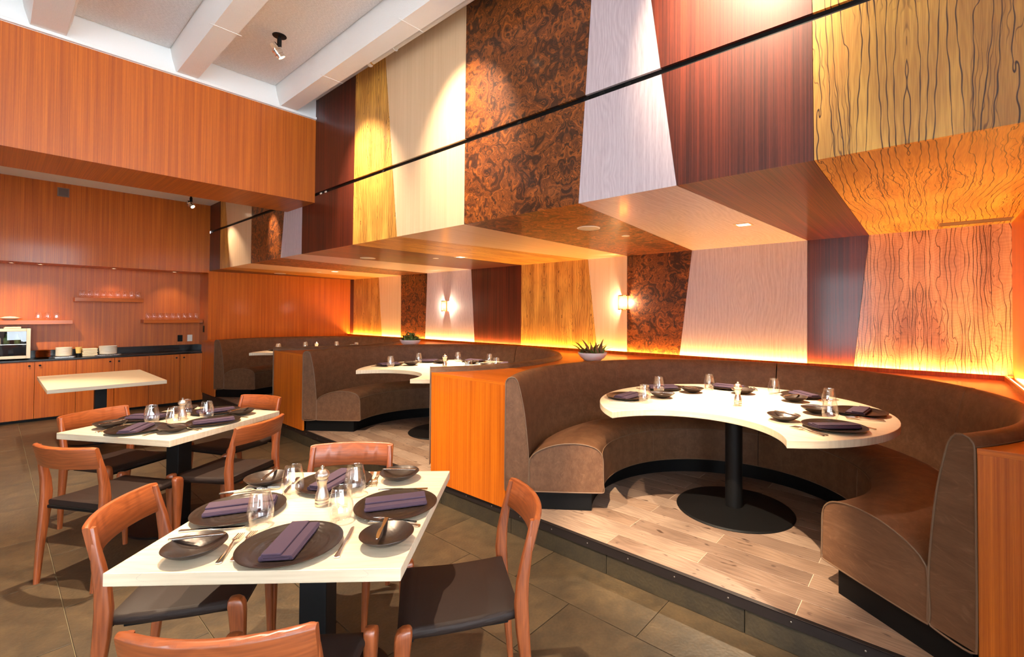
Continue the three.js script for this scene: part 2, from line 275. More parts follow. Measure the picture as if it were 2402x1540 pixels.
// seams from the far end: z at fascia foot, z at fascia slope per metre of height, z at back wall top, z at back wall foot
const SEAMS = [[-9.13, 0, -9.60, -9.60], [-8.62, -.243, -8.60, -8.45], [-7.69, 0, -7.80, -7.79], [-6.60, .165, -6.97, -7.02], [-5.96, .01, -5.78, -5.68], [-4.70, .015, -4.66, -4.66], [-3.867, -.13, -3.467, -3.31], [-2.90, .004, -2.88, -2.878], [-1.762, .073, -2.054, -2.21], [-1.087, -.142, -.907, -.912], [-.413, -.008, -.419, -.546]];
{
  const fas = struct('wall_upper', box(XF + .034, XF + .2, YS + .02, YC + .2, ZEND, 1.2, 'y'), M.black);
  const sof = struct('ceiling_soffit', box(XF + .2, XB + .1, YS + .03, YS + .12, ZEND, ZR, 'y'), M.black);
  const bak = struct('wall_right', box(XB + .03, XB + .2, 0, YS + .1, ZEND - .2, ZR + .2, 'y'), M.black);
  const YT0 = 2.926, YT1 = 2.964, g = .0012;
  for (let i = 0; i <= SEAMS.length; i++) {
    const a = SEAMS[i - 1], b = SEAMS[i], mat = M[SPEC[i % 5]], back = i === SEAMS.length ? M.rosewood : mat;
    const fz = (s, y, e) => s ? s[0] + s[1] * (y - YS) : e, zl = y => fz(a, y, ZEND) + (a ? g : 0), zr = y => fz(b, y, 1.2) - (b ? g : 0);
    for (const [y0, y1] of [[YS, YT0], [YT1, YC]])
      mesh('fascia_panel', slab([V(XF, y0, zr(y0)), V(XF, y0, zl(y0)), V(XF, y1, zl(y1)), V(XF, y1, zr(y1))], .02, p => [p.z + i * .37, p.y], V(-1, 0, 0)), mat, fas);
    const bz = (s, t, e) => s ? s[2 + t] : e;
    const ft = zl(YS), fr = Math.min(zr(YS), ZR), bt = bz(a, 0, ZEND) + (a ? g : 0), br = bz(b, 0, ZR) - (b ? g : 0);
    // grain of the soffit runs from fascia to back wall
    mesh('soffit_panel', slab([V(XF + .0202, YS, fr), V(XF + .0202, YS, ft), V(XB + .02, YS, bt), V(XB + .02, YS, br)], .02, p => [p.z + i * .37, -p.x], V(0, -1, 0)), mat, sof);
    mesh('wall_panel', slab([V(XB, 1.0, bz(b, 1, ZR) - (b ? g : 0)), V(XB, 1.0, bz(a, 1, ZEND) + (a ? g : 0)), V(XB, YS, bt), V(XB, YS, br)], .02, p => [p.z + i * .37, p.y], V(-1, 0, 0)), back, bak);
  }
  // dark slot running along the fascia, with joint clips inside
  const slot = struct('trim_2', box(XF + .018, XF + .03, YT0 - .004, YT1 + .004, ZEND, 1.2, 'z'), M.black);
  for (const z of [-5.5, -5.38, -4.15, -3.35, -2.32, -1.73, -1.61, -1.42]) mesh('clip', box(XF + .008, XF + .02, YT0 + .008, YT0 + .026, z, z + .035, 'z', .002), z < -5 ? M.whitePlastic : M.blackMetal, slot);
  // slot diffuser in the soffit beside the right-hand wall
  const vent = thing('slot_vent', 'long narrow brown slot air vent set in the golden soffit', 'vent', [4.77, YS, .265]);
  mesh('frame', merge([box(-.075, -.067, -.004, .0, -.2, .2, 'z'), box(.067, .075, -.004, 0, -.2, .2, 'z'), box(-.075, .075, -.004, 0, -.207, -.2, 'z'), box(-.075, .075, -.004, 0, .2, .207, 'z')]), M.grille, vent);
  mesh('blade', box(-.06, .06, -.003, 0, -.2, .2, 'z', .001), M.grilleDark, vent);
}
// ------------------------------------------------------------------ end walls
struct('wall_far', box(XF, XB + .03, 0, YS + .1, ZEND - .12, ZEND, 'y'), M.orange);
struct('wall_near_return', merge([box(XF + .02, XB + .03, 0, YS + .1, ZR, ZR + .12, 'y', 0, .4), box(1.7, XF + .02, 0, YC + .01, ZR + .02, ZR + .12, 'y', 0, .4)]), M.orange);

// ------------------------------------------------------------------ big beam over the room, lower room behind it
{
  const bm = struct('beam', box(XL, XF, 2.85, 3.83, -6.41, ZBEAM, 'y'), M.orangeSatin);
  const up = struct('beam_upper', box(XL, XF, 3.83, YC + .2, -6.41, ZBEAM - .0), M.whitePlain);
  mesh('lip', box(XL, XF, 3.832, 3.862, ZBEAM, ZBEAM + .03, 'x', .006), M.white, up);
  struct('ceiling_far', box(XL, XF, 3.41, 3.6, -10.4, -6.41), M.whitePlain);
  struct('wall_counter', box(XL, XF + .03, 0, 3.6, -10.4, -10.25, 'y'), M.orangeSatin);
  const uc = struct('bulkhead', box(XL, XF, 2.235, 3.41, -10.25, -9.70, 'y'), M.orange);
  for (const x of [.18, .454, 1.24, 2.0]) {
    const p = thing('puck_light', 'small recessed puck light under the orange wood bulkhead', 'light', [x, 2.235, -9.98], 0, 'puck lights under the bulkhead');
    mesh('ring', lathe([[.028, -.006], [.038, -.006], [.04, 0], [.028, 0]], 24), M.chrome, p); mesh('lens', cyl(.027, .027, .004, 20, -.004), M.lens, p);
    spot([x, 2.222, -9.98], [x, 0, -10.06], POWER.puck, 50, .7, WARM, 1);
  }
  struct('niche_side', box(XF, XF + .03, 0, 2.3, -10.4, ZEND - .12, 'y'), M.orange);
}
// ------------------------------------------------------------------ ceiling: painted concrete ribs, fibre boards between
{
  const cl = struct('ceiling', box(XL, XF + .2, YC + .012, YC + .2, ZBEAM, ZN), M.whitePlain);
  const z0 = ZBEAM, z1 = ZN;
  const ribs = []; for (let k = 0; k < 8; k++) ribs.push(2.12 - k * .924);
  ribs.forEach((x, k) => {
    const w = k === 2 ? .2 : .165, rings = [z0, -4.4, -3.2, -2.0, -.6, 1.2, z1].map(z => [V(x - w / 2, 3.862, z), V(x + w / 2, 3.862, z), V(x + w / 2 + .035, 3.99, z), V(x + w / 2 + .05, YC + .02, z), V(x - w / 2 - .05, YC + .02, z), V(x - w / 2 - .035, 3.99, z)]);
    const r = mesh('ceiling_rib', uvm(loft(rings, { crease: .3, flip: true }), 'z'), M.white, cl);
    for (const z of [-4.55, -3.2, -1.9]) mesh('form_joint', box(-w / 2 - .03, w / 2 + .03, -.1015, -.0985, -.002, .002), M.white, r).position.set(x, 3.96, z + .12 * k);
  });
  for (let k = 0; k < 8; k++) { const xr = k ? ribs[k - 1] - .145 : XF, xl = ribs[k] + .145; if (xr - xl > .02) mesh('ceiling_board', box(xl, xr, YC - .004, YC + .012, z0 + .02, z1, 'x', .002, 0, k * .3), M.board, cl); }
  // water pipe with hangers beside the last rib
  const pp = thing('ceiling_pipe', 'white painted pipe with hangers running beside the ceiling rib', 'pipe', [2.30, 3.95, 0]);
  const tg = new THREE.CylinderGeometry(.021, .021, 6.0, 16); tg.rotateX(Math.PI / 2); tg.translate(0, 0, -1.15); mesh('tube', tg, M.whitePlain, pp);
  const el = new THREE.SphereGeometry(.029, 14, 10); el.translate(0, 0, -4.15); mesh('elbow', merge([el, cyl(.026, .026, .06, 14, 0).translate(0, 0, -4.15)]), M.whitePlain, pp);
  for (const z of [-4.1, -3.72, -2.3, -.9]) { const tr = new THREE.TorusGeometry(.025, .005, 8, 20).translate(0, 0, z); mesh('hanger', merge([tr, box(-.004, .004, .025, .118, z - .006, z + .006), cyl(.018, .018, .006, 14, .108).translate(0, 0, z)]), z < -4 ? M.brass : M.whitePlain, pp); }
}
// ------------------------------------------------------------------ walls out of view with the windows that light the room
function windowWall(name, along, at, from, to, height, openings, thick, first) {
  const w = struct(name), mk = (a0, a1, y0, y1) => along === 'z' ? box(at - thick, at, y0, y1, a0, a1) : box(a0, a1, y0, y1, at, at + thick);
  const list = []; let a = from;
  for (const [o0, o1, y0, y1] of openings) { list.push(mk(a, o0, 0, height)); list.push(mk(o0, o1, 0, y0)); list.push(mk(o0, o1, y1, height)); a = o1; }
  list.push(mk(a, to, 0, height));
  mesh('wall_face', merge(list), M.whitePlain, w);
  openings.forEach(([o0, o1, y0, y1], k) => {
    const win = struct('window_' + (first + k)), t = .06, mid = along === 'z' ? at - thick / 2 : at + thick / 2, m2 = (a0, a1, b0, b1, d) => along === 'z' ? box(mid - d, mid + d, b0, b1, a0, a1) : box(a0, a1, b0, b1, mid - d, mid + d);
    const fr = [m2(o0, o0 + t, y0, y1, .03), m2(o1 - t, o1, y0, y1, .03), m2(o0, o1, y0, y0 + t, .03), m2(o0, o1, y1 - t, y1, .03), m2((o0 + o1) / 2 - .03, (o0 + o1) / 2 + .03, y0, y1, .03), m2(o0, o1, y1 - .75, y1 - .69, .03)];
    mesh('window_frame', merge(fr), M.blackMetal, win); mesh('pane', m2(o0 + t, o1 - t, y0 + t, y1 - t, .003), M.pane, win);
  });
}
windowWall('wall_left', 'z', XL, -10.4, ZN + .2, YC + .2, [[-2.35, -1.15, .5, 2.7]], .2, 1);
windowWall('wall_near', 'x', ZN, XL, XF + .2, YC + .2, [[-4.3, -2.4, .35, 3.8], [-2.0, -.1, .35, 3.8], [.3, 2.2, .35, 3.8]], .2, 2);
struct('wall_near_side', box(XF, XF + .1, 0, YC + .2, 1.2, ZN, 'y'), M.orangeSatin);

// ------------------------------------------------------------------ ledge behind the booths, dividers, tape light
const arcPts = (cz, r, a0, a1, n) => Array.from({ length: n + 1 }, (_, i) => { const a = (a0 + (a1 - a0) * i / n) * R2; return [BX + r * Math.cos(a), cz + r * Math.sin(a)]; });
const PHI = 126.0;
{
  const o = [[4.945, ZR - .002]];
  o.push([XDIV, ZR - .002]);
  for (const cz of BOOTHS) o.push(...arcPts(cz, BR + .003, PHI - .2, -PHI + .2, 72).map(([x, z]) => [Math.max(x, XDIV), z]));
  o.push([XDIV, ZEND + .002], [4.945, ZEND + .002]);
  const lg = plate(o, YLEDGE - .022, YLEDGE, .001); uvm(lg, 'z');
  const led = thing('ledge_top', 'glossy orange wood ledge behind and between the curved booths', 'ledge'); mesh('ledge_board', lg, M.orange, led);
  mesh('upstand', box(4.945, 4.957, YLEDGE, YSTRIP, ZEND + .002, ZR - .002, 'y', .001), M.orange, led);
  mesh('upstand_return', box(3.2, 4.945, YLEDGE, YSTRIP, ZR - .055, ZR - .043, 'y', .001), M.orange, led);
  const half = Math.abs(BR * Math.sin(PHI * R2));
  const cuts = [[ZR - .002, BOOTHS[0] + half + .006], [BOOTHS[0] - half - .006, BOOTHS[1] + half + .006], [BOOTHS[1] - half - .006, BOOTHS[2] + half + .006], [BOOTHS[2] - half - .006, ZEND + .002]];
  const lab = ['orange wood booth end panel beside the blank return wall', 'orange wood divider between the middle booth and the booth by the return wall', 'orange wood divider between the middle booth and the corner booth', 'narrow orange wood booth end panel beside the serving counter'];
  cuts.forEach(([a, b], i) => { const d = thing('booth_divider', lab[i], 'divider', [XDIV, YP, (a + b) / 2]); mesh('front_panel', box(0, .02, 0, YLEDGE - .022 - YP, b - (a + b) / 2, a - (a + b) / 2, 'y', .0015, i * .29), M.orange, d); });
  // tape light behind the upstand
  const tl = thing('tape_light', 'glowing amber strip light along the foot of the panelled wall', 'light');
  mesh('tape_strip', box(4.968, 4.986, YSTRIP - .024, YSTRIP - .018, ZEND + .01, ZR - .05, 'z'), M.tape, tl);
  mesh('tape_strip_return', box(3.3, 4.96, YSTRIP - .024, YSTRIP - .018, ZR - .034, ZR - .016, 'x'), M.tape, tl);
  const n = 8, len = (ZR - .06 - ZEND) / n;
  for (let k = 0; k < n; k++) { const l = new THREE.RectAreaLight(AMBER, POWER.tape, .014, len); l.position.set(4.977, YSTRIP - .015, ZEND + .01 + len * (k + .5)); l.rotation.set(Math.PI / 2, 0, 0); l.name = 'tape_lamp'; scene.add(l); }
  const l2 = new THREE.RectAreaLight(AMBER, POWER.tape, 1.6, .014); l2.position.set(4.13, YSTRIP - .015, ZR - .025); l2.rotation.set(Math.PI / 2, 0, 0); l2.name = 'tape_lamp_return'; scene.add(l2);
}
// ------------------------------------------------------------------ curved booths
function sweep(prof, cz, a0, a1, n, crease = .6) {
  const rings = []; for (let i = 0; i <= n; i++) { const a = (a0 + (a1 - a0) * i / n) * R2; rings.push(prof.map(([s, y]) => V((BR - s) * Math.cos(a), y, (BR - s) * Math.sin(a)))); }
  const g = loft(rings, { crease });
  return g;
}
const dense = (pts, k = 3) => { const c = new THREE.CatmullRomCurve3(pts.map(([s, y]) => V(s, y, 0)), false, 'centripetal'); return c.getPoints(pts.length * k).map(p => [p.x, p.y]); };
const BACK = [[0, .305], [0, 1.05], ...dense([[.004, 1.075], [.02, 1.094], [.045, 1.101], [.07, 1.093], [.09, 1.06], [.108, .99], [.125, .91], [.141, .81], [.155, .68], [.166, .55], [.17, .44]], 2), [.17, .305]];
const SEAT = [[.172, .302], [.172, .50], ...dense([[.176, .53], [.205, .565], [.27, .60], [.36, .628], [.47, .64], [.57, .632], [.635, .612], [.672, .582], [.688, .545], [.692, .5]], 2), [.694, .36], [.69, .302]];
const KICK = [[.03, .0], [.03, .13], [.61, .13], [.61, 0]].map(([s, y]) => [s, y + YP]);
function tubeOf(pts, r, closed = true) { return new THREE.TubeGeometry(new THREE.CatmullRomCurve3(pts, closed, 'catmullrom', .1), pts.length * 3, r, 6, closed); }
{
  const lab = ['taupe leather curved booth by the orange return wall', 'taupe leather curved booth in the middle of the row', 'taupe leather curved booth in the corner by the orange end wall'];
  const proto = thing('curved_booth', lab[0], 'booth', [BX, 0, BOOTHS[0]], 0, 'curved leather booths along the panelled wall');
  mesh('plinth', sweep(KICK, 0, -PHI + 1, PHI - 1, 48), M.black, proto);
  for (const [a, b] of [[-PHI, -.2], [.2, PHI]]) {
    mesh('backrest', sweep(BACK, 0, a, b, 36), M.leather, proto); mesh('seat_cushion', sweep(SEAT, 0, a, b, 36), M.leather, proto);
  }
  for (const e of [-1, 1]) {
    const a = e * PHI * R2, at = ([s, y], o = 0) => V((BR - s) * Math.cos(a) - o * Math.sin(a) * e, y, (BR - s) * Math.sin(a) + o * Math.cos(a) * e);
    mesh('piping', merge([tubeOf(BACK.map(p => at(p, .001)), .0045), tubeOf(SEAT.map(p => at(p, .001)), .0045)]), M.piping, proto);
    for (const q of [62]) { const b = e * q * R2, st = pr => pr.map(([s, y]) => V((BR - s - .0005) * Math.cos(b), y + .0005, (BR - s - .0005) * Math.sin(b))); mesh('stitching', merge([tubeOf(st(SEAT.slice(2)), .0014, false), tubeOf(st(BACK.slice(4)), .0014, false)]), M.piping, proto); }
  }
  const arc = (s, y) => { const r = []; for (let i = 0; i <= 90; i++) { const a = (-PHI + 2 * PHI * i / 90) * R2; r.push(V((BR - s) * Math.cos(a), y, (BR - s) * Math.sin(a))); } return new THREE.TubeGeometry(new THREE.CatmullRomCurve3(r), 180, .0035, 5, false); };
  mesh('welt', merge([arc(.002, 1.062), arc(.69, .304), arc(.686, .56)]), M.piping, proto);
  copyOf(proto, 'curved_booth', [BX, 0, BOOTHS[1]], 0, lab[1]); copyOf(proto, 'curved_booth', [BX, 0, BOOTHS[2]], 0, lab[2]);
}
// ------------------------------------------------------------------ tables
function squareTable(label, x, z, w, d, turn, group) {
  const t = thing('dining_table', label, 'table', [x, 0, z], turn, group);
  mesh('table_top', box(-w / 2, w / 2, .698, .74, -d / 2, d / 2, 'x', .003), M.tabletop, t);
  mesh('column', box(-.053, .053, .012, .69, -.053, .053, 'y', .004), M.blackMetal, t); mesh('spider', box(-.2, .2, .688, .698, -.2, .2), M.blackMetal, t);
  mesh('base', lathe([[0, 0], [.29, 0], [.295, .004], [.285, .012], [.08, .018], [0, .018]], 56), M.blackMetal, t);
  return t;
}
const TA = { x: .877, z: -1.945, a: 48.0 }, TB = { x: .912, z: -4.315, a: -61.5 + 0 };
squareTable('square pale wood table farthest from the serving counter, laid for four', TA.x, TA.z, .912, .912, -TA.a * R2);
TB.a = 61.3;
squareTable('square pale wood table between the bare table and the other laid square table', TB.x, TB.z, .912, .912, -TB.a * R2);
{ const t = squareTable('long bare pale wood table standing in front of the serving counter', .868, -7.78, .97, 1.55, 0); }
const TC = 3.41, TR = .955, TOPY = .91;
{
  const o = []; for (let i = 0; i <= 72; i++) { const a = (-147 + 294 * i / 72) * R2; o.push([TR * Math.cos(a), TR * Math.sin(a)]); }
  const h = TR * Math.sin(147 * R2), xt = TR * Math.cos(147 * R2), sag = .38, br = (h * h + sag * sag) / (2 * sag), bc = xt + sag - br, b0 = Math.atan2(h, xt - bc);
  for (let i = 1; i < 32; i++) { const a = b0 - 2 * b0 * i / 32; o.push([bc + br * Math.cos(a), br * Math.sin(a)]); }
  const top = uvm(plate(o, TOPY - .042 - YP, TOPY - YP, .003), 'z');
  const lab = ['round pale table with a bitten front edge in the booth nearest the blank return wall', 'round pale table with a bitten front edge in the middle booth', 'round pale table with a bitten front edge in the corner booth'];
  const t = thing('booth_table', lab[0], 'table', [TC, YP, BOOTHS[0] + .01], 0, 'round booth tables with a bitten front edge');
  mesh('table_top', top, M.tabletop, t); mesh('column', cyl(.058, .058, TOPY - YP - .06, 32, .014), M.blackMetal, t); mesh('spider', cyl(.19, .19, .012, 24, TOPY - YP - .054), M.blackMetal, t);
  mesh('base', lathe([[0, 0], [.39, 0], [.395, .004], [.385, .012], [.09, .02], [0, .02]], 64), M.blackMetal, t);
  copyOf(t, 'booth_table', [TC, YP, BOOTHS[1] + .01], 0, lab[1]); copyOf(t, 'booth_table', [TC, YP, BOOTHS[2] + .01], 0, lab[2]);
}
// ------------------------------------------------------------------ chairs
{
  const X = V(1, 0, 0), Zv = V(0, 0, 1), Yv = V(0, 1, 0);
  const postRings = sx => [[0, -.250, .205, .026, .026], [.2, -.234, .210, .031, .036], [.40, -.212, .215, .034, .05], [.50, -.206, .216, .034, .052], [.58, -.211, .216, .033, .046], [.66, -.225, .215, .031, .038], [.73, -.238, .213, .028, .026], [.79, -.249, .208, .024, .018]].map(([y, z, x, w, d]) => rrect(V(sx * x, y, z), X, Zv, w, d, .011));
  const legRings = sx => [[0, .215, .208, .026, .026], [.15, .213, .212, .03, .034], [.30, .21, .217, .036, .045], [.42, .206, .221, .042, .056], [.455, .203, .222, .043, .058], [.472, .2, .222, .042, .05], [.481, .196, .222, .036, .034], [.484, .194, .222, .024, .016]].map(([y, z, x, w, d]) => rrect(V(sx * x, y, z), X, Zv, w, d, .012));
  const rail = []; for (let i = 0; i <= 24; i++) { const x = -.226 + .452 * i / 24, k = 1 - (x / .226) ** 2, e = Math.min(1, (.226 - Math.abs(x)) / .012), t = .026 * (.8 + .2 * e), h = .128 * (.94 + .06 * e); rail.push(rrect(V(x, .738, -.246 - .05 * k), V(0, .97, -.22).normalize(), V(0, .22, .97).normalize(), h, t, .009)); }
  const seat = []; for (let i = 0; i <= 18; i++) { const t = i / 18, z = -.205 + .43 * t, w = .4 + .024 * t, f = Math.min(1, (1 - t) / .08, t / .06 + .35), hh = .042 * (.35 + .65 * Math.sqrt(Math.max(0, Math.min(1, f)))); seat.push(rrect(V(0, .447 - .01 * Math.sin(Math.PI * t) - (t > .9 ? .006 * ((t - .9) / .1) ** 2 : 0), z), X, Yv, w, hh, .02, 5)); }
  const gp = [-1, 1].map(s => uvm(loft(postRings(s), { crease: .9, flip: true }), 'y', s)), gl = [-1, 1].map(s => uvm(loft(legRings(s), { crease: .9, flip: true }), 'y', s * .7)), gr = uvm(loft(rail, { crease: .9 }), 'x'), gs = uvm(loft(seat, { crease: .9 }), 'z');
  const glide = cyl(.011, .011, .004, 14, -.003), apron = merge([box(-.17, .17, .413, .432, .15, .165, 'x', .003), box(-.17, .17, .413, .432, -.165, -.15, 'x', .003), box(-.185, -.17, .413, .432, -.165, .165, 'z', .003), box(.17, .185, .413, .432, -.165, .165, 'z', .003), box(-.21, .21, .413, .43, -.212, -.2, 'x', .003), box(-.2, .2, .413, .43, .17, .208, 'x', .003)]);
  const make = label => { const c = thing('dining_chair', label, 'chair', [0, 0, 0], 0, 'wooden dining chairs at the square tables');
    [0, 1].forEach(i => { const p = mesh('back_post', gp[i], M.cherry, c); mesh('glide', glide, M.steel, p).position.set((i ? 1 : -1) * .205, .0035, -.25); const l = mesh('front_leg', gl[i], M.cherry, c); mesh('glide', glide, M.steel, l).position.set((i ? 1 : -1) * .208, .0035, .215); });
    mesh('back_rail', gr, M.cherry, c); mesh('seat', gs, M.seatLeather, c); mesh('under_frame', apron, M.black, c); return c; };
  const spec = [
    [.355, -2.451, .83, .557], [1.408, -1.307, -.82, -.57], [1.326, -2.545, -.705, .707], [.365, -1.319, .716, -.698],
    [.287, -3.752, .88, -.473], [.521, -4.886, .457, .889], [1.212, -3.613, -.544, -.839], [1.558, -4.645, -.92, .39]];
  const lab = ['cherry wood chair by the open floor, at the laid table farthest from the counter', 'cherry wood chair next to the step, at the laid table farthest from the counter',
    'cherry wood chair with sunlit pink rail, between the farthest laid table and the booths', 'cherry wood chair tucked in so far that only its top rail and seat corner show',
    'cherry wood chair by the open floor, at the laid table beside the bare one', 'cherry wood chair between the laid table and the serving counter cabinets',
    'cherry wood chair standing between the two laid square tables', 'cherry wood chair by the middle booth, at the laid table beside the bare one'];
  let proto;
  spec.forEach(([x, z, fx, fz], i) => { const p = [x + fx * .25, 0, z + fz * .25], a = Math.atan2(fx, fz); if (!proto) { proto = make(lab[0]); proto.position.set(...p); proto.rotation.y = a; } else copyOf(proto, 'dining_chair', p, a, lab[i]); });
}
// ------------------------------------------------------------------ tableware
const G = {};
{ const pr = [[0, 0], [.1, 0], [.108, .003], [.15, .012], [.162, .0165], [.165, .018], [.1655, .0195], [.163, .0205]]; for (let i = 0; i <= 40; i++) { const r = .16 - .16 * i / 40, b = r > .11 ? .0055 + (r - .11) * .27 : .0055; pr.push([r, b + .0009 * Math.sin(r * 420)]); } G.plate = lathe(pr, 56, 1.2); }
{ const pr = [[0, 0], [.03, 0], [.036, .004], [.06, .013], [.08, .025], [.09, .035], [.0925, .0375], [.0915, .0392], [.088, .0378]]; for (let i = 1; i <= 20; i++) { const t = i / 20, r = .088 * (1 - t); pr.push([r, .0075 + .03 * Math.pow(r / .088, 2) + .0004 * Math.sin(r * 500)]); } G.bowl = lathe(pr, 48, 1.2); }
G.glass = lathe([[.0, .010], [.012, .0085], [.022, .004], [.029, .001], [.033, .003], [.039, .014], [.0435, .03], [.0455, .048], [.0445, .066], [.041, .088], [.0365, .11], [.033, .128], [.0325, .1305], [.0312, .128], [.0346, .11], [.0392, .088], [.0427, .066], [.0437, .048], [.0417, .03], [.037, .016], [.03, .0105], [.012, .0145], [0, .0155]], 40, 1.2);
{ const mk = []; for (const [w, d, y, dx, dz, t] of [[.105, .245, .0, 0, 0, .009], [.098, .243, .0085, -.002, 0, .008], [.062, .241, .0155, -.017, .001, .0085]]) mk.push(new RoundedBoxGeometry(w, t, d, 3, .0035).translate(dx, y + t / 2, dz)); const ed = new THREE.CylinderGeometry(.0085, .0085, .245, 12, 1); ed.rotateX(Math.PI / 2); ed.scale(.9, 1, 1); mk.push(ed.clone().translate(-.048, .0085, 0), ed.clone().scale(.8, .8, 1).translate(.044, .0075, 0)); G.napkin = uvm(merge(mk), 'z'); }
function bent(shape, th, fn) { const g = new THREE.ExtrudeGeometry(shape, { depth: th, bevelEnabled: true, bevelThickness: th * .4, bevelSize: .0006, bevelOffset: -.0006, bevelSegments: 1, curveSegments: 6, steps: 1 }); g.rotateX(-Math.PI / 2); const p = g.attributes.position; for (let i = 0; i < p.count; i++) p.setY(i, p.getY(i) + fn(p.getX(i), -p.getZ(i))); g.computeVertexNormals(); return toCreasedNormals(g, .6); }
{ // fork: length along +y of the shape (= -z), handle at 0
  const s = new THREE.Shape(); const L = .205;
  s.moveTo(-.0095, .004); s.quadraticCurveTo(0, -.004, .0095, .004); s.lineTo(.0085, .03); s.lineTo(.0045, .085); s.lineTo(.003, .125); s.quadraticCurveTo(.004, .138, .0115, .146); s.lineTo(.0115, L); s.lineTo(.0088, L);
  for (const x of [.0088, .0026, -.0036]) { s.lineTo(x, .155); s.lineTo(x - .0034, .155); s.lineTo(x - .0034, L - (x < -.003 ? 0 : 0)); if (x > -.003) s.lineTo(x - .0062, L); }
  s.lineTo(-.0115, L); s.lineTo(-.0115, .146); s.quadraticCurveTo(-.004, .138, -.003, .125); s.lineTo(-.0045, .085); s.lineTo(-.0085, .03); s.closePath();
  G.fork = bent(s, .0022, (x, y) => .001 + .012 * Math.exp(-Math.pow((y - .13) / .03, 2)) + (y > .17 ? (y - .17) * .12 : 0) + .004 * Math.exp(-Math.pow((y - .06) / .04, 2)));
  const k = new THREE.Shape(); k.moveTo(-.0095, .003); k.quadraticCurveTo(0, -.004, .0095, .003); k.lineTo(.0065, .06); k.lineTo(.0055, .108); k.lineTo(.0095, .118); k.quadraticCurveTo(.012, .17, .004, .222); k.quadraticCurveTo(-.004, .226, -.0065, .212); k.lineTo(-.0055, .108); k.lineTo(-.0065, .06); k.closePath();
  G.knife = bent(k, .003, (x, y) => .0012);
  const b = new THREE.Shape(); b.moveTo(-.008, .003); b.quadraticCurveTo(0, -.003, .008, .003); b.lineTo(.005, .08); b.lineTo(.0095, .092); b.quadraticCurveTo(.012, .135, .003, .168); b.quadraticCurveTo(-.005, .17, -.006, .158); b.lineTo(-.005, .08); b.closePath();
  G.butter = bent(b, .0028, () => 0);
}
G.millBody = lathe([[0, 0], [.026, 0], [.0275, .003], [.0275, .012], [.0255, .015], [.0275, .018], [.0275, .026], [.025, .029], [.0265, .032], [.026, .042], [.019, .066], [.017, .078], [.0185, .092], [.0235, .104], [.0235, .108], [.02, .111], [0, .111]], 36, .5);
G.millHead = lathe([[0, .111], [.021, .111], [.0215, .114], [.0275, .121], [.0285, .128], [.026, .137], [.016, .147], [.007, .150], [0, .15]], 36, .8);
G.millKnob = lathe([[0, .15], [.005, .15], [.0055, .156], [.0075, .159], [.0075, .164], [.004, .167], [0, .167]], 20, .6);
const GM = { plate: M.plate, bowl: M.bowl, glass: M.glass, napkin: M.napkin, fork: M.steel, knife: M.steel, butter: M.steel };
const CAT = { plate: ['dinner_plate', 'plate'], bowl: ['bread_plate', 'plate'], glass: ['stemless_glass', 'glass'], napkin: ['folded_napkin', 'napkin'], fork: ['fork', 'fork'], knife: ['table_knife', 'knife'], butter: ['butter_knife', 'knife'] };
const TXT = { plate: 'dark bronze dinner plate', bowl: 'small dark bronze bread plate', glass: 'empty stemless wine glass', napkin: 'folded plum napkin', fork: 'silver fork', knife: 'silver table knife', butter: 'silver butter knife' };
const GRP = { plate: 'dinner plates', bowl: 'bread plates', glass: 'stemless glasses', napkin: 'plum napkins', fork: 'forks', knife: 'table knives', butter: 'butter knives' };
// place: which seat it belongs to, where: which table
function ware(kind, x, y, z, turn, place, where, which) { return single(CAT[kind][0], G[kind], GM[kind], (which ? which + ' ' : '') + TXT[kind] + ' at the ' + place + ', ' + where, CAT[kind][1], [x, y, z], turn, GRP[kind] + ' on ' + where); }
function mill(x, y, z, where) { const t = thing('pepper_mill', 'brushed steel pepper mill on the ' + where, 'pepper mill', [x, y, z]); mesh('body', G.millBody, M.brushed, t); mesh('head', G.millHead, M.brushed, t); mesh('knob', G.millKnob, M.chrome, t); }
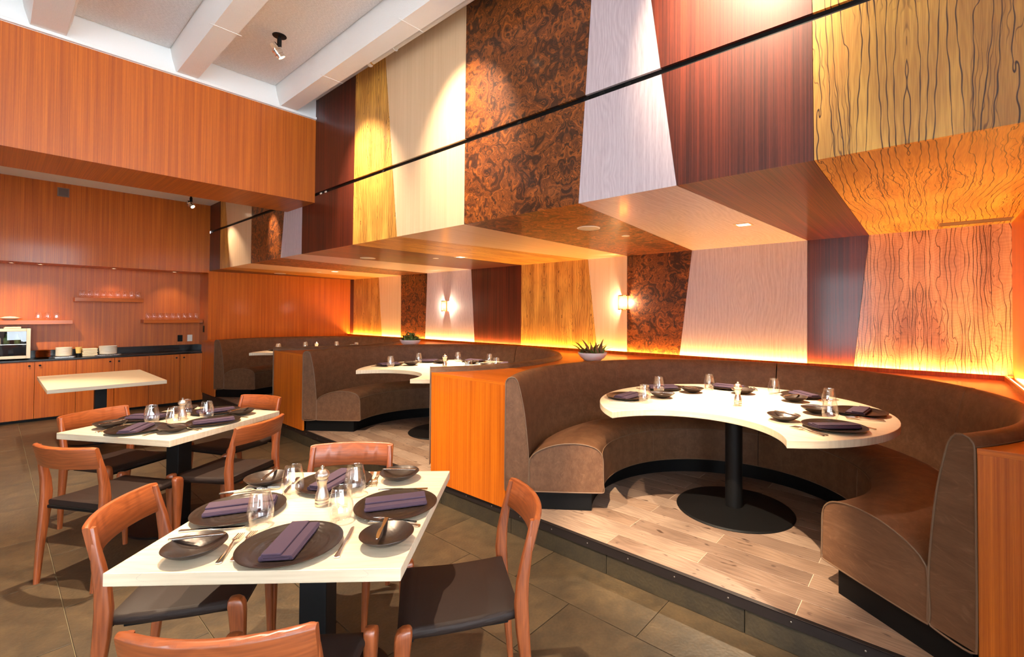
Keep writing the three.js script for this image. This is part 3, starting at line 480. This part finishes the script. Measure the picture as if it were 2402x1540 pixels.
// turn that makes the local -z axis point along (dx, dz)
const toward = (dx, dz) => Math.atan2(-dx, -dz);
const deg = a => toward(Math.cos(a * R2), Math.sin(a * R2));
{ // table farthest from the counter: places read from the photograph
  const w = 'laid table farthest from the counter', y = .7405, pl = ['window-side place', 'floor-side place', 'step-side place', 'booth-side place'];
  [[.672, -1.702, -47], [.656, -2.16, 28], [1.088, -1.717, 31], [1.046, -2.168, -30]].forEach(([x, z, nt], i) => { ware('plate', x, y, z, 0, pl[i], w); ware('napkin', x + .012, y + .0075, z - .02, deg(nt), pl[i], w); });
  [[.447, -1.895, -146, .49, -2.02, 0], [.902, -1.48, 132, .905, -1.575, 2], [1.284, -2.0, -128, 1.315, -2.05, 3], [.842, -2.416, 131, .89, -2.45, 1]].forEach(([x, z, ba, bx, bz, i]) => { ware('bowl', x, y, z, 0, pl[i], w); const d = [Math.cos(ba * R2), Math.sin(ba * R2)], cx = x + (bx - x) * .35, cz = z + (bz - z) * .35; ware('butter', cx - d[0] * .085, y + .0405, cz - d[1] * .085, toward(...d), pl[i], w); });
  [[.666, -1.968, 0], [.884, -1.778, 2], [.868, -2.184, 1], [1.05, -1.984, 3]].forEach(([x, z, i]) => ware('glass', x, y, z, 0, pl[i], w));
  [[.813, -1.599, -49, 0], [.541, -2.065, 40, 1], [1.217, -1.868, -134, 2], [.905, -2.30, 128, 3]].forEach(([x, z, a, i]) => ware('knife', x - Math.cos(a * R2) * .113, y, z - Math.sin(a * R2) * .113, deg(a), pl[i], w));
  [[.535, -1.85, -55, 0], [.570, -1.832, -55, 0], [.742, -2.385, 36, 1], [.774, -2.367, 34, 1], [1.0, -1.583, -123, 2], [1.005, -1.615, -125, 2], [1.215, -2.09, 127, 3], [1.193, -2.109, 124, 3]].forEach(([x, z, a, i], k) => ware('fork', x - Math.cos(a * R2) * .1, y, z - Math.sin(a * R2) * .1, deg(a), pl[i], w, k % 2 ? 'inner' : 'outer'));
  mill(.903, y, -1.98, w);
}
function setting(px, pz, fx, fz, y, pl, w, o = {}) {  // diner looks along (fx, fz); plate at (px, pz)
  const rx = -fz, rz = fx, at = (r, f) => [px + rx * r + fx * f, pz + rz * r + fz * f], t = toward(fx, fz);
  ware('plate', px, y, pz, 0, pl, w); if (!o.bare) ware('napkin', px, y + .0075, pz, t + (o.nap ?? .3), pl, w);
  const [bx, bz] = at(o.bowl?.[0] ?? -.27, o.bowl?.[1] ?? .03); if (!o.noBowl) { ware('bowl', bx, y, bz, 0, pl, w); ware('butter', bx - fx * .085 + rx * .02, y + .0405, bz - fz * .085 + rz * .02, t, pl, w); }
  const [gx, gz] = at(o.glass?.[0] ?? -.13, o.glass?.[1] ?? .2); ware('glass', gx, y, gz, 0, pl, w);
  if (o.bare) return;
  for (const r of [-.185, -.21]) { const [a, b] = at(r, -.1); ware('fork', a, y, b, t + .02, pl, w, r < -.2 ? 'outer' : 'inner'); }
  const [a, b] = at(.19, -.11); ware('knife', a, y, b, t, pl, w);
}
{ const w = 'laid table beside the bare one', y = .7405, a0 = TB.a;
  for (const [k, nap, pl] of [[0, .9, 'middle-of-room place'], [1, .5, 'floor-side place'], [2, .2, 'counter-side place'], [3, -.6, 'booth-side place']]) { const a = (a0 + 90 * k) * R2, ox = Math.cos(a), oz = Math.sin(a); setting(TB.x + ox * .3, TB.z + oz * .3, -ox, -oz, y, pl, w, { nap }); }
  mill(TB.x + .02, y, TB.z - .02, w);
}
const ORD = ['first', 'second', 'third', 'fourth', 'fifth', 'sixth'];
[['booth table by the return wall', BOOTHS[0], [-112, -67, -21, 25, 73, 118]], ['middle booth table', BOOTHS[1], [-112, -67, -21, 25, 73, 118]], ['corner booth table', BOOTHS[2], [-112, -67, -21, 25, 73]]].forEach(([w, bz, angs], bi) => {
  const y = TOPY + .0005, cz = bz + .01;
  angs.forEach((a, k) => { const ox = Math.cos(a * R2), oz = Math.sin(a * R2), r = .755; setting(TC + ox * r, cz + oz * r, -ox, -oz, y, ORD[k] + ' place', w, { nap: 1.2, bowl: [-.1, .25], glass: [.16, .14], bare: bi === 2, noBowl: bi === 2 && a !== -67 }); });
  mill(TC - .005, y, cz + .03, w);
});
// ------------------------------------------------------------------ lamps in the soffit
for (const [i, cz] of BOOTHS.entries()) {
  const nm = ['over the booth nearest the return wall', 'over the middle booth', 'over the corner booth'][i], z = [-1.144, -4.62, -8.0][i];
  const q = thing('square_downlight', 'glowing square recessed downlight in the soffit ' + nm, 'light', [3.82, YS, z]);
  mesh('frame', merge([box(-.062, -.048, -.003, .004, -.062, .062), box(.048, .062, -.003, .004, -.062, .062), box(-.048, .048, -.003, .004, -.062, -.048), box(-.048, .048, -.003, .004, .048, .062)]), M.cream, q);
  mesh('lens', box(-.048, .048, -.001, .002, -.048, .048), M.lens, q);
  spot([3.82, YS - .006, z], [3.55, 0, cz], POWER.soffit, 44, .75, WARM, 2);
  const r = thing('round_downlight', 'small round white recessed fitting in the soffit ' + nm, 'light', [3.71, YS, z - (i ? .37 : 1.01)]); mesh('ring', lathe([[.03, -.004], [.036, -.004], [.038, 0], [.03, .001]], 28), M.whitePlastic, r); mesh('diffuser', cyl(.03, .03, .002, 24, -.002), M.whitePlastic, r);
  const s = thing('ceiling_speaker', 'round beige ceiling speaker in the soffit ' + nm, 'speaker', [[3.18, 3.15, 3.4][i], YS, [-2.2, -5.69, -9.25][i]]); mesh('rim', lathe([[.085, -.005], [.095, -.004], [.097, 0], [.085, .001]], 40), M.whitePlastic, s); mesh('grille', lathe([[0, -.0045], [.086, -.003], [.086, 0], [0, 0]], 40), M.speaker, s);
}
// ------------------------------------------------------------------ adjustable spotlights
function fixture(pos, to, label, group) {
  const f = thing('ceiling_spotlight', label, 'spotlight', pos, 0, group);
  mesh('canopy', lathe([[0, 0], [.056, 0], [.058, -.003], [.056, -.007], [.014, -.009], [.013, -.022], [0, -.022]], 40), M.blackMetal, f);
  mesh('stem', lathe([[0, -.02], [.011, -.02], [.011, -.03], [.0185, -.032], [.0185, -.105], [.014, -.118], [0, -.12]], 24), M.blackMetal, f);
  const h = new THREE.Group(); h.name = 'head'; f.add(h);
  const d = V(to[0] - pos[0], to[1] - pos[1] + .14, to[2] - pos[2]).normalize(), side = V(-d.x, 0, -d.z).normalize();
  h.position.set(side.x * .028, -.125, side.z * .028); h.quaternion.setFromUnitVectors(V(0, -1, 0), d);
  mesh('housing', lathe([[0, .05], [.02, .05], [.027, .044], [.029, .036], [.029, -.01], [.046, -.012], [.046, -.022], [.041, -.024], [.041, -.055], [.034, -.057], [.034, -.085], [.03, -.085], [.029, -.06], [0, -.06]], 40, .5), M.chrome, h);
  mesh('lens', cyl(.028, .028, .003, 24, -.075), M.lens, h);
  const wp = V(pos[0] + h.position.x, pos[1] + h.position.y, pos[2] + h.position.z).addScaledVector(d, .092);
  return [wp.x, wp.y, wp.z];
}
{
  const y = YC - .004, g = 'ceiling spotlights between the ribs';
  const wash = [[1.64, -4.55, 2.43, 2.8, -4.4, 'black and chrome spotlight hanging between two ceiling ribs'], [1.64, -2.8, 2.43, 2.95, -2.9, 'chrome spotlight in the ceiling bay aimed at the cream panel'], [1.64, -.75, 2.43, 3.3, -.78, 'chrome spotlight in the ceiling bay aimed at the red-brown panel']];
  wash.forEach(([x, z, tx, ty, tz, l], i) => spot(fixture([x, y, z], [tx, ty, tz], l, g), [tx, ty, tz], POWER.wash * [.8, .75, 1.5][i], 32, 1, WARM, 1.5));
  const tabs = [[.6, -3.85, .75, 0, -3.95, 38, 100, 'chrome spotlight in the ceiling bay over the middle square table'], [.72, -2.25, .9, 0, -2.0, 38, 68, 'chrome spotlight in the ceiling bay over the farthest square table'], [.72, -1.0, 2.95, .17, -1.15, 13.5, 150, 'chrome spotlight in the ceiling bay aimed at the booth floor']];
  for (const [x, z, tx, ty, tz, an, cd, l] of tabs) spot(fixture([x, y, z], [tx, ty, tz], l, g), [tx, ty, tz], cd, an, .3, WARM, 1.2);
  const far = [[2.02, -9.1, 2.43, 2.55, -8.4, 18, 11, 'chrome spotlight under the white ceiling by the counter'], [1.95, -7.0, 2.43, 2.6, -6.85, 18, 11, 'chrome spotlight under the white ceiling behind the beam'], [-.1, -7.3, -.05, 0, -6.9, 32, 60, 'chrome spotlight under the white ceiling lighting the bare floor'], [.9, -7.9, .87, .7, -7.8, 34, 20, 'chrome spotlight under the white ceiling above the bare table'], [-.2, -8.3, .0, .5, -9.7, 30, 45, 'chrome spotlight under the white ceiling aimed at the cabinet doors']];
  for (const [x, z, tx, ty, tz, an, cd, l] of far) spot(fixture([x, 3.41, z], [tx, ty, tz], l, 'spotlights in the lower ceiling'), [tx, ty, tz], cd, an, .6, WARM, 1.2);
}
// ------------------------------------------------------------------ wall sconces
for (const [z, y, l] of [[-6.40, 1.675, 'small brass wall sconce glowing on the grey oak panel'], [-2.90, 1.695, 'small brass wall sconce glowing between the cream and burl panels']]) {
  const s = thing('wall_sconce', l, 'sconce', [XB, y, z]);
  mesh('mount', box(-.068, 0, -.08, .08, -.01, .01, 'y', .003), M.brass, s);
  const arc = (r, t) => Array.from({ length: 17 }, (_, i) => { const a = (-62 + 124 * i / 16) * R2; return [-.02 - r * Math.cos(a), r * Math.sin(a)]; });
  mesh('diffuser', plate([...arc(.076), ...arc(.073).reverse()], -.078, .078), M.frost, s);
  mesh('shade', merge([plate([...arc(.079), ...arc(.07).reverse()], .078, .09), plate([...arc(.079), ...arc(.07).reverse()], -.09, -.078), ...[-1, 1].map(k => box(-.068, -.055, -.09, .09, k * .066 - .003, k * .066 + .003, 'y', .001))]), M.brass, s);
  mesh('cap', merge([box(-.068, 0, .08, .084, -.055, .055), box(-.068, 0, -.084, -.08, -.055, .055)]), M.brass, s);
  for (const k of [-1, 1]) { const tb = mesh('lamp_tube', cyl(.009, .009, .1, 14, -.05), M.tube, s); tb.position.set(-.05, 0, k * .032); const pl = new THREE.PointLight(WARM, POWER.sconce, 0, 2); pl.position.set(XB - .05, y, z + k * .032); pl.castShadow = true; pl.shadow.radius = .6; pl.name = 'sconce_lamp'; scene.add(pl); }
}
// ------------------------------------------------------------------ serving counter
{
  const dz = ZEND + .03;
  struct('counter_body', box(-2, 2.425, .1, .84, -10.25, dz - .02, 'y'), M.black);
  struct('baseboard_counter', box(-2, 2.425, 0, .04, -10.2, dz - .02, 'x'), M.black);
  const knob = new THREE.CylinderGeometry(.013, .01, .022, 16); knob.rotateX(Math.PI / 2);
  const pairs = [[0, .41, .82, 'two-door orange cabinet unit under the glass refrigerator'], [.82, 1.235, 1.645, 'two-door orange cabinet unit under the stacked white plates'], [1.645, 2.045, 2.425, 'two-door orange cabinet unit under the two wall outlets']];
  pairs.forEach(([a, b, c, l], k) => {
    const u = thing('base_cabinet', l, 'cabinet', [b, .04, dz], 0, 'orange cabinet units of the serving counter');
    for (const [p, q, s] of [[a, b, 1], [b, c, -1]]) { const d = mesh('door', box(p - b + .002, q - b - .002, .0, .80, -.02, 0, 'y', .001, k * .5 + s * .2), M.orange, u); const kn = mesh('knob', knob, M.black, d); kn.position.set(s > 0 ? -.05 : .05, .745, .011); }
  });
  single('base_cabinet', box(-.42, -.002, .04, .84, dz - .02, dz, 'y', .001), M.orange, 'plain orange cabinet front running on past the refrigerator', 'cabinet');
  const ct = thing('countertop', 'polished black stone countertop with low backsplash', 'countertop'); mesh('slab', box(-2, 2.424, .845, .868, -10.247, dz + .012, 'x', .002), M.granite, ct); mesh('backsplash', box(-2, 2.424, .868, .97, -10.247, -10.225, 'x', .002), M.granite, ct); mesh('side_splash', box(2.404, 2.424, .868, .97, -10.225, dz - .01, 'z', .002), M.granite, ct);
  const sh = [[.815, 1.61, 1.705, 'orange wood floating shelf mounted higher than the other two'], [-.6, .80, 1.36, 'orange wood floating shelf above the glass refrigerator'], [1.615, 2.42, 1.36, 'orange wood floating shelf above the two outlets']];
  for (const [a, b, y, l] of sh) single('floating_shelf', box(a, b, y, y + .06, -10.25, -10.0, 'x', .002), M.orange, l, 'shelf');
  const tumbler = lathe([[0, .006], [.025, .004], [.031, .001], [.036, .01], [.0405, .03], [.041, .05], [.038, .085], [.0345, .11], [.034, .112], [.0335, .11]], 28, 1.2);
  const put = (x, y, lab, grp) => single('stemless_glass', tumbler, M.glass, lab, 'glass', [x, y, -10.09 + (rnd() - .5) * .02], 0, grp);
  for (let i = 0; i < 9; i++) put(.90 + i * .0815, 1.7655, 'stemless glass in the row of nine on the highest floating shelf', 'glasses on the highest shelf');
  for (let i = 0; i < 3; i++) put(.45 + i * .092, 1.4205, 'stemless glass in the row of three on the shelf above the refrigerator', 'glasses above the refrigerator');
  for (let i = 0; i < 9; i++) put(1.68 + i * .083, 1.4205, 'stemless glass in the row of nine on the shelf above the outlets', 'glasses above the outlets');
  single('serving_dish', lathe([[0, 0], [.05, 0], [.09, .02], [.115, .03], [.118, .033], [.09, .036], [.05, .05], [0, .055]], 24), M.china, 'white dish of folded cloth on the shelf above the refrigerator', 'dish', [.18, 1.4205, -10.1]);
  // glass-door refrigerator
  const fr = thing('glass_refrigerator', 'beige countertop refrigerator with a glass door', 'refrigerator', [.05, .868, -9.96]);
  mesh('cabinet', merge([box(-.32, -.3, .02, .44, -.25, .18), box(.3, .32, .02, .44, -.25, .18), box(-.3, .3, .42, .44, -.25, .18), box(-.3, .3, .02, .04, -.25, .18), box(-.3, .3, .04, .42, -.25, -.24)]), M.blackMetal, fr);
  const dr = mesh('door_frame', merge([box(-.32, -.28, .02, .44, .182, .2, 'y', .004), box(.28, .32, .02, .44, .182, .2, 'y', .004), box(-.28, .28, .40, .44, .182, .2, 'x', .004), box(-.28, .28, .02, .06, .182, .2, 'x', .004)]), M.beige, fr); mesh('pane', box(-.28, .28, .06, .40, .187, .191), M.pane, dr);
  mesh('wire_shelf', box(-.3, .3, .215, .221, -.22, .16), M.steel, fr); for (const x of [-.28, .28]) mesh('foot', cyl(.015, .015, .02, 12).translate(x, 0, .15), M.black, fr);
  for (const [x, k, c] of [[.02, 0, M.china], [.10, 1, M.leafA], [.2, 2, M.leafB]]) single('bottle', lathe([[0, 0], [.028, 0], [.03, .005], [.03, .08], [.012, .11], [.011, .14], [0, .14]], 18), c, ['pale', 'dark green', 'olive green'][k] + ' bottle on the wire shelf inside the glass refrigerator', 'bottle', [.05 + x, 1.0895, -9.95]);
  single('folded_cloth', merge([new RoundedBoxGeometry(.16, .012, .1, 2, .005).translate(0, .006, 0), new RoundedBoxGeometry(.15, .01, .09, 2, .004).translate(.005, .017, 0)]), M.linen, 'white folded cloth lying on the refrigerator', 'cloth', [.2, 1.3085, -9.85]);
  // stacks on the counter
  const cb = lathe([[0, 0], [.05, 0], [.075, .012], [.082, .02], [.08, .021], [.05, .003], [0, .003]], 32);
  for (let i = 0; i < 6; i++) single('metal_dish', cb, M.copper, 'copper coloured metal dish in the stack beside the refrigerator', 'dish', [.5, .8685 + i * .019, -9.95], 0, 'stacked copper dishes');
  const tray = (x, w, l) => single('serving_tray', merge([new RoundedBoxGeometry(w, .01, .22, 2, .004).translate(0, .005, 0), new RoundedBoxGeometry(w + .03, .004, .25, 2, .0018).translate(0, .012, 0)]), M.steel, l, 'tray', [x, .8685, -9.97]);
  tray(.71, .2, 'steel tray under the stack of pale plates next to the copper dishes'); tray(1.18, .28, 'steel tray under the widest stack of pale plates');
  const pl = r => lathe([[0, 0], [r * .6, 0], [r * .92, .0085], [r, .0095], [r, .0185], [r * .97, .0185], [r * .9, .0135], [r * .58, .006], [0, .004]], 36);
  const p1 = pl(.088), p2 = pl(.105);
  for (let i = 0; i < 11; i++) single('side_plate', p1, M.china, 'pale plate in the round stack next to the copper dishes', 'plate', [.71, .883 + i * .0112, -9.97], 0, 'pale plates next to the copper dishes');
  for (let i = 0; i < 11; i++) single('side_plate', p2, M.china, 'pale plate in the widest round stack on the counter', 'plate', [1.19, .883 + i * .0112, -9.97], 0, 'pale plates in the widest stack');
  for (let i = 0; i < 6; i++) single('folded_linen', new RoundedBoxGeometry(.165, .019, .14, 2, .008), M.linen, 'cream folded linen in the pile between cup and widest plate stack', 'linen', [.985 + (rnd() - .5) * .008, .8785 + i * .0193, -9.96], (rnd() - .5) * .06, 'pile of folded linen');
  const cup = thing('paper_cup', 'tan paper cup standing on an upturned black cup', 'cup', [.862, .868 + .05, -9.95]); mesh('wall', lathe([[0, 0], [.027, 0], [.037, .088], [.039, .09], [.037, .092], [.035, .088], [.026, .004], [0, .004]], 28), M.paper, cup);
  single('black_cup', cyl(.032, .028, .0495, 24), M.black, 'black cup under the tan paper cup', 'cup', [.862, .8682, -9.95]);
  for (const [x, m, c] of [[2.15, M.black, 'black'], [2.29, M.whitePlastic, 'white']]) { const o = thing('wall_outlet', c + ' wall outlet above the stone backsplash', 'outlet', [x, 1.085, -10.25]); mesh('cover', box(-.036, .036, -.058, .058, 0, .006, 'y', .003), m, o); for (const dy of [-.022, .022]) mesh('socket', box(-.015, .015, dy - .014, dy + .014, .006, .0085, 'y', .002), m, o); }
  const sw = thing('wall_switch', 'black light switch on the orange niche side', 'switch', [2.43, 1.25, -9.98]); mesh('cover', box(-.006, 0, -.058, .058, -.036, .036, 'y', .002), M.black, sw); mesh('rocker', box(-.009, -.006, -.03, .03, -.016, .016, 'y', .001), M.black, sw);
  const wg = thing('wall_grille', 'small square brown grille high on the orange bulkhead', 'grille', [.652, 3.277, -9.70]); mesh('frame', box(-.06, .06, -.065, .065, 0, .008, 'y', .003), M.grille, wg); mesh('insert', box(-.048, .048, -.052, .052, .008, .011, 'y', .002), M.grilleDark, wg);
}
// ------------------------------------------------------------------ planted bowls on the ledge
function leafGeo(len, w, bend, seed) { const n = 6, pos = [], idx = []; for (let i = 0; i <= n; i++) { const t = i / n, ww = w * Math.sin(Math.PI * Math.pow(Math.min(1, t * .96 + .04), .7)) + .0006, y = len * t * (1 - bend * t * .45), z = bend * len * t * t; pos.push(-ww, y, z + ww * .25, 0, y, z, ww, y, z + ww * .25); if (i < n) { const a = i * 3; idx.push(a, a + 1, a + 3, a + 1, a + 4, a + 3, a + 1, a + 2, a + 4, a + 2, a + 5, a + 4); } } const g = new THREE.BufferGeometry(); g.setAttribute('position', new THREE.Float32BufferAttribute(pos, 3)); g.setAttribute('uv', new THREE.Float32BufferAttribute(new Float32Array(pos.length / 3 * 2), 2)); g.setIndex(idx); g.computeVertexNormals(); return g; }
[[4.08, -2.765, 'white ceramic bowl of spiky succulents on the ledge', 0], [4.08, -6.10, 'white ceramic bowl of bushy green plants on the ledge', 1]].forEach(([x, z, l, kind]) => {
  const b = thing('planter_bowl', l, 'planter', [x, YLEDGE, z]);
  mesh('bowl', lathe([[0, 0], [.08, 0], [.09, .004], [.125, .03], [.148, .062], [.156, .083], [.156, .086], [.152, .086], [.14, .062], [.1, .025], [0, .015]], 48, .8), M.ceramic, b);
  mesh('soil', lathe([[0, .076], [.08, .075], [.143, .07], [.143, .066], [0, .066]], 32), M.soil, b);
  const r = rng(300 + kind * 17);
  const shapes = kind ? [leafGeo(.04, .015, .5), leafGeo(.032, .012, .8)] : [leafGeo(.12, .008, .35), leafGeo(.09, .009, .7), leafGeo(.055, .015, .6)];
  const count = kind ? 170 : 76;
  for (let i = 0; i < count; i++) {
    const a = r() * 6.283, rr = Math.sqrt(r()) * .11, cl = kind ? Math.max(0, 1 - (rr / .115) ** 2) : 0;
    const m = mesh('leaf', shapes[Math.floor(r() * shapes.length)], [M.leafA, M.leafB, kind ? M.leafA : M.leafC][Math.floor(r() * 3)], b);
    m.position.set(Math.cos(a) * rr, .07 + (kind ? cl * .12 * r() : 0), Math.sin(a) * rr); m.rotation.set((r() - .2) * .9, a + r(), (r() - .5) * 1.1, 'YXZ'); m.scale.setScalar(1.05 + r() * .7);
  }
});
renderer.render(scene, camera);
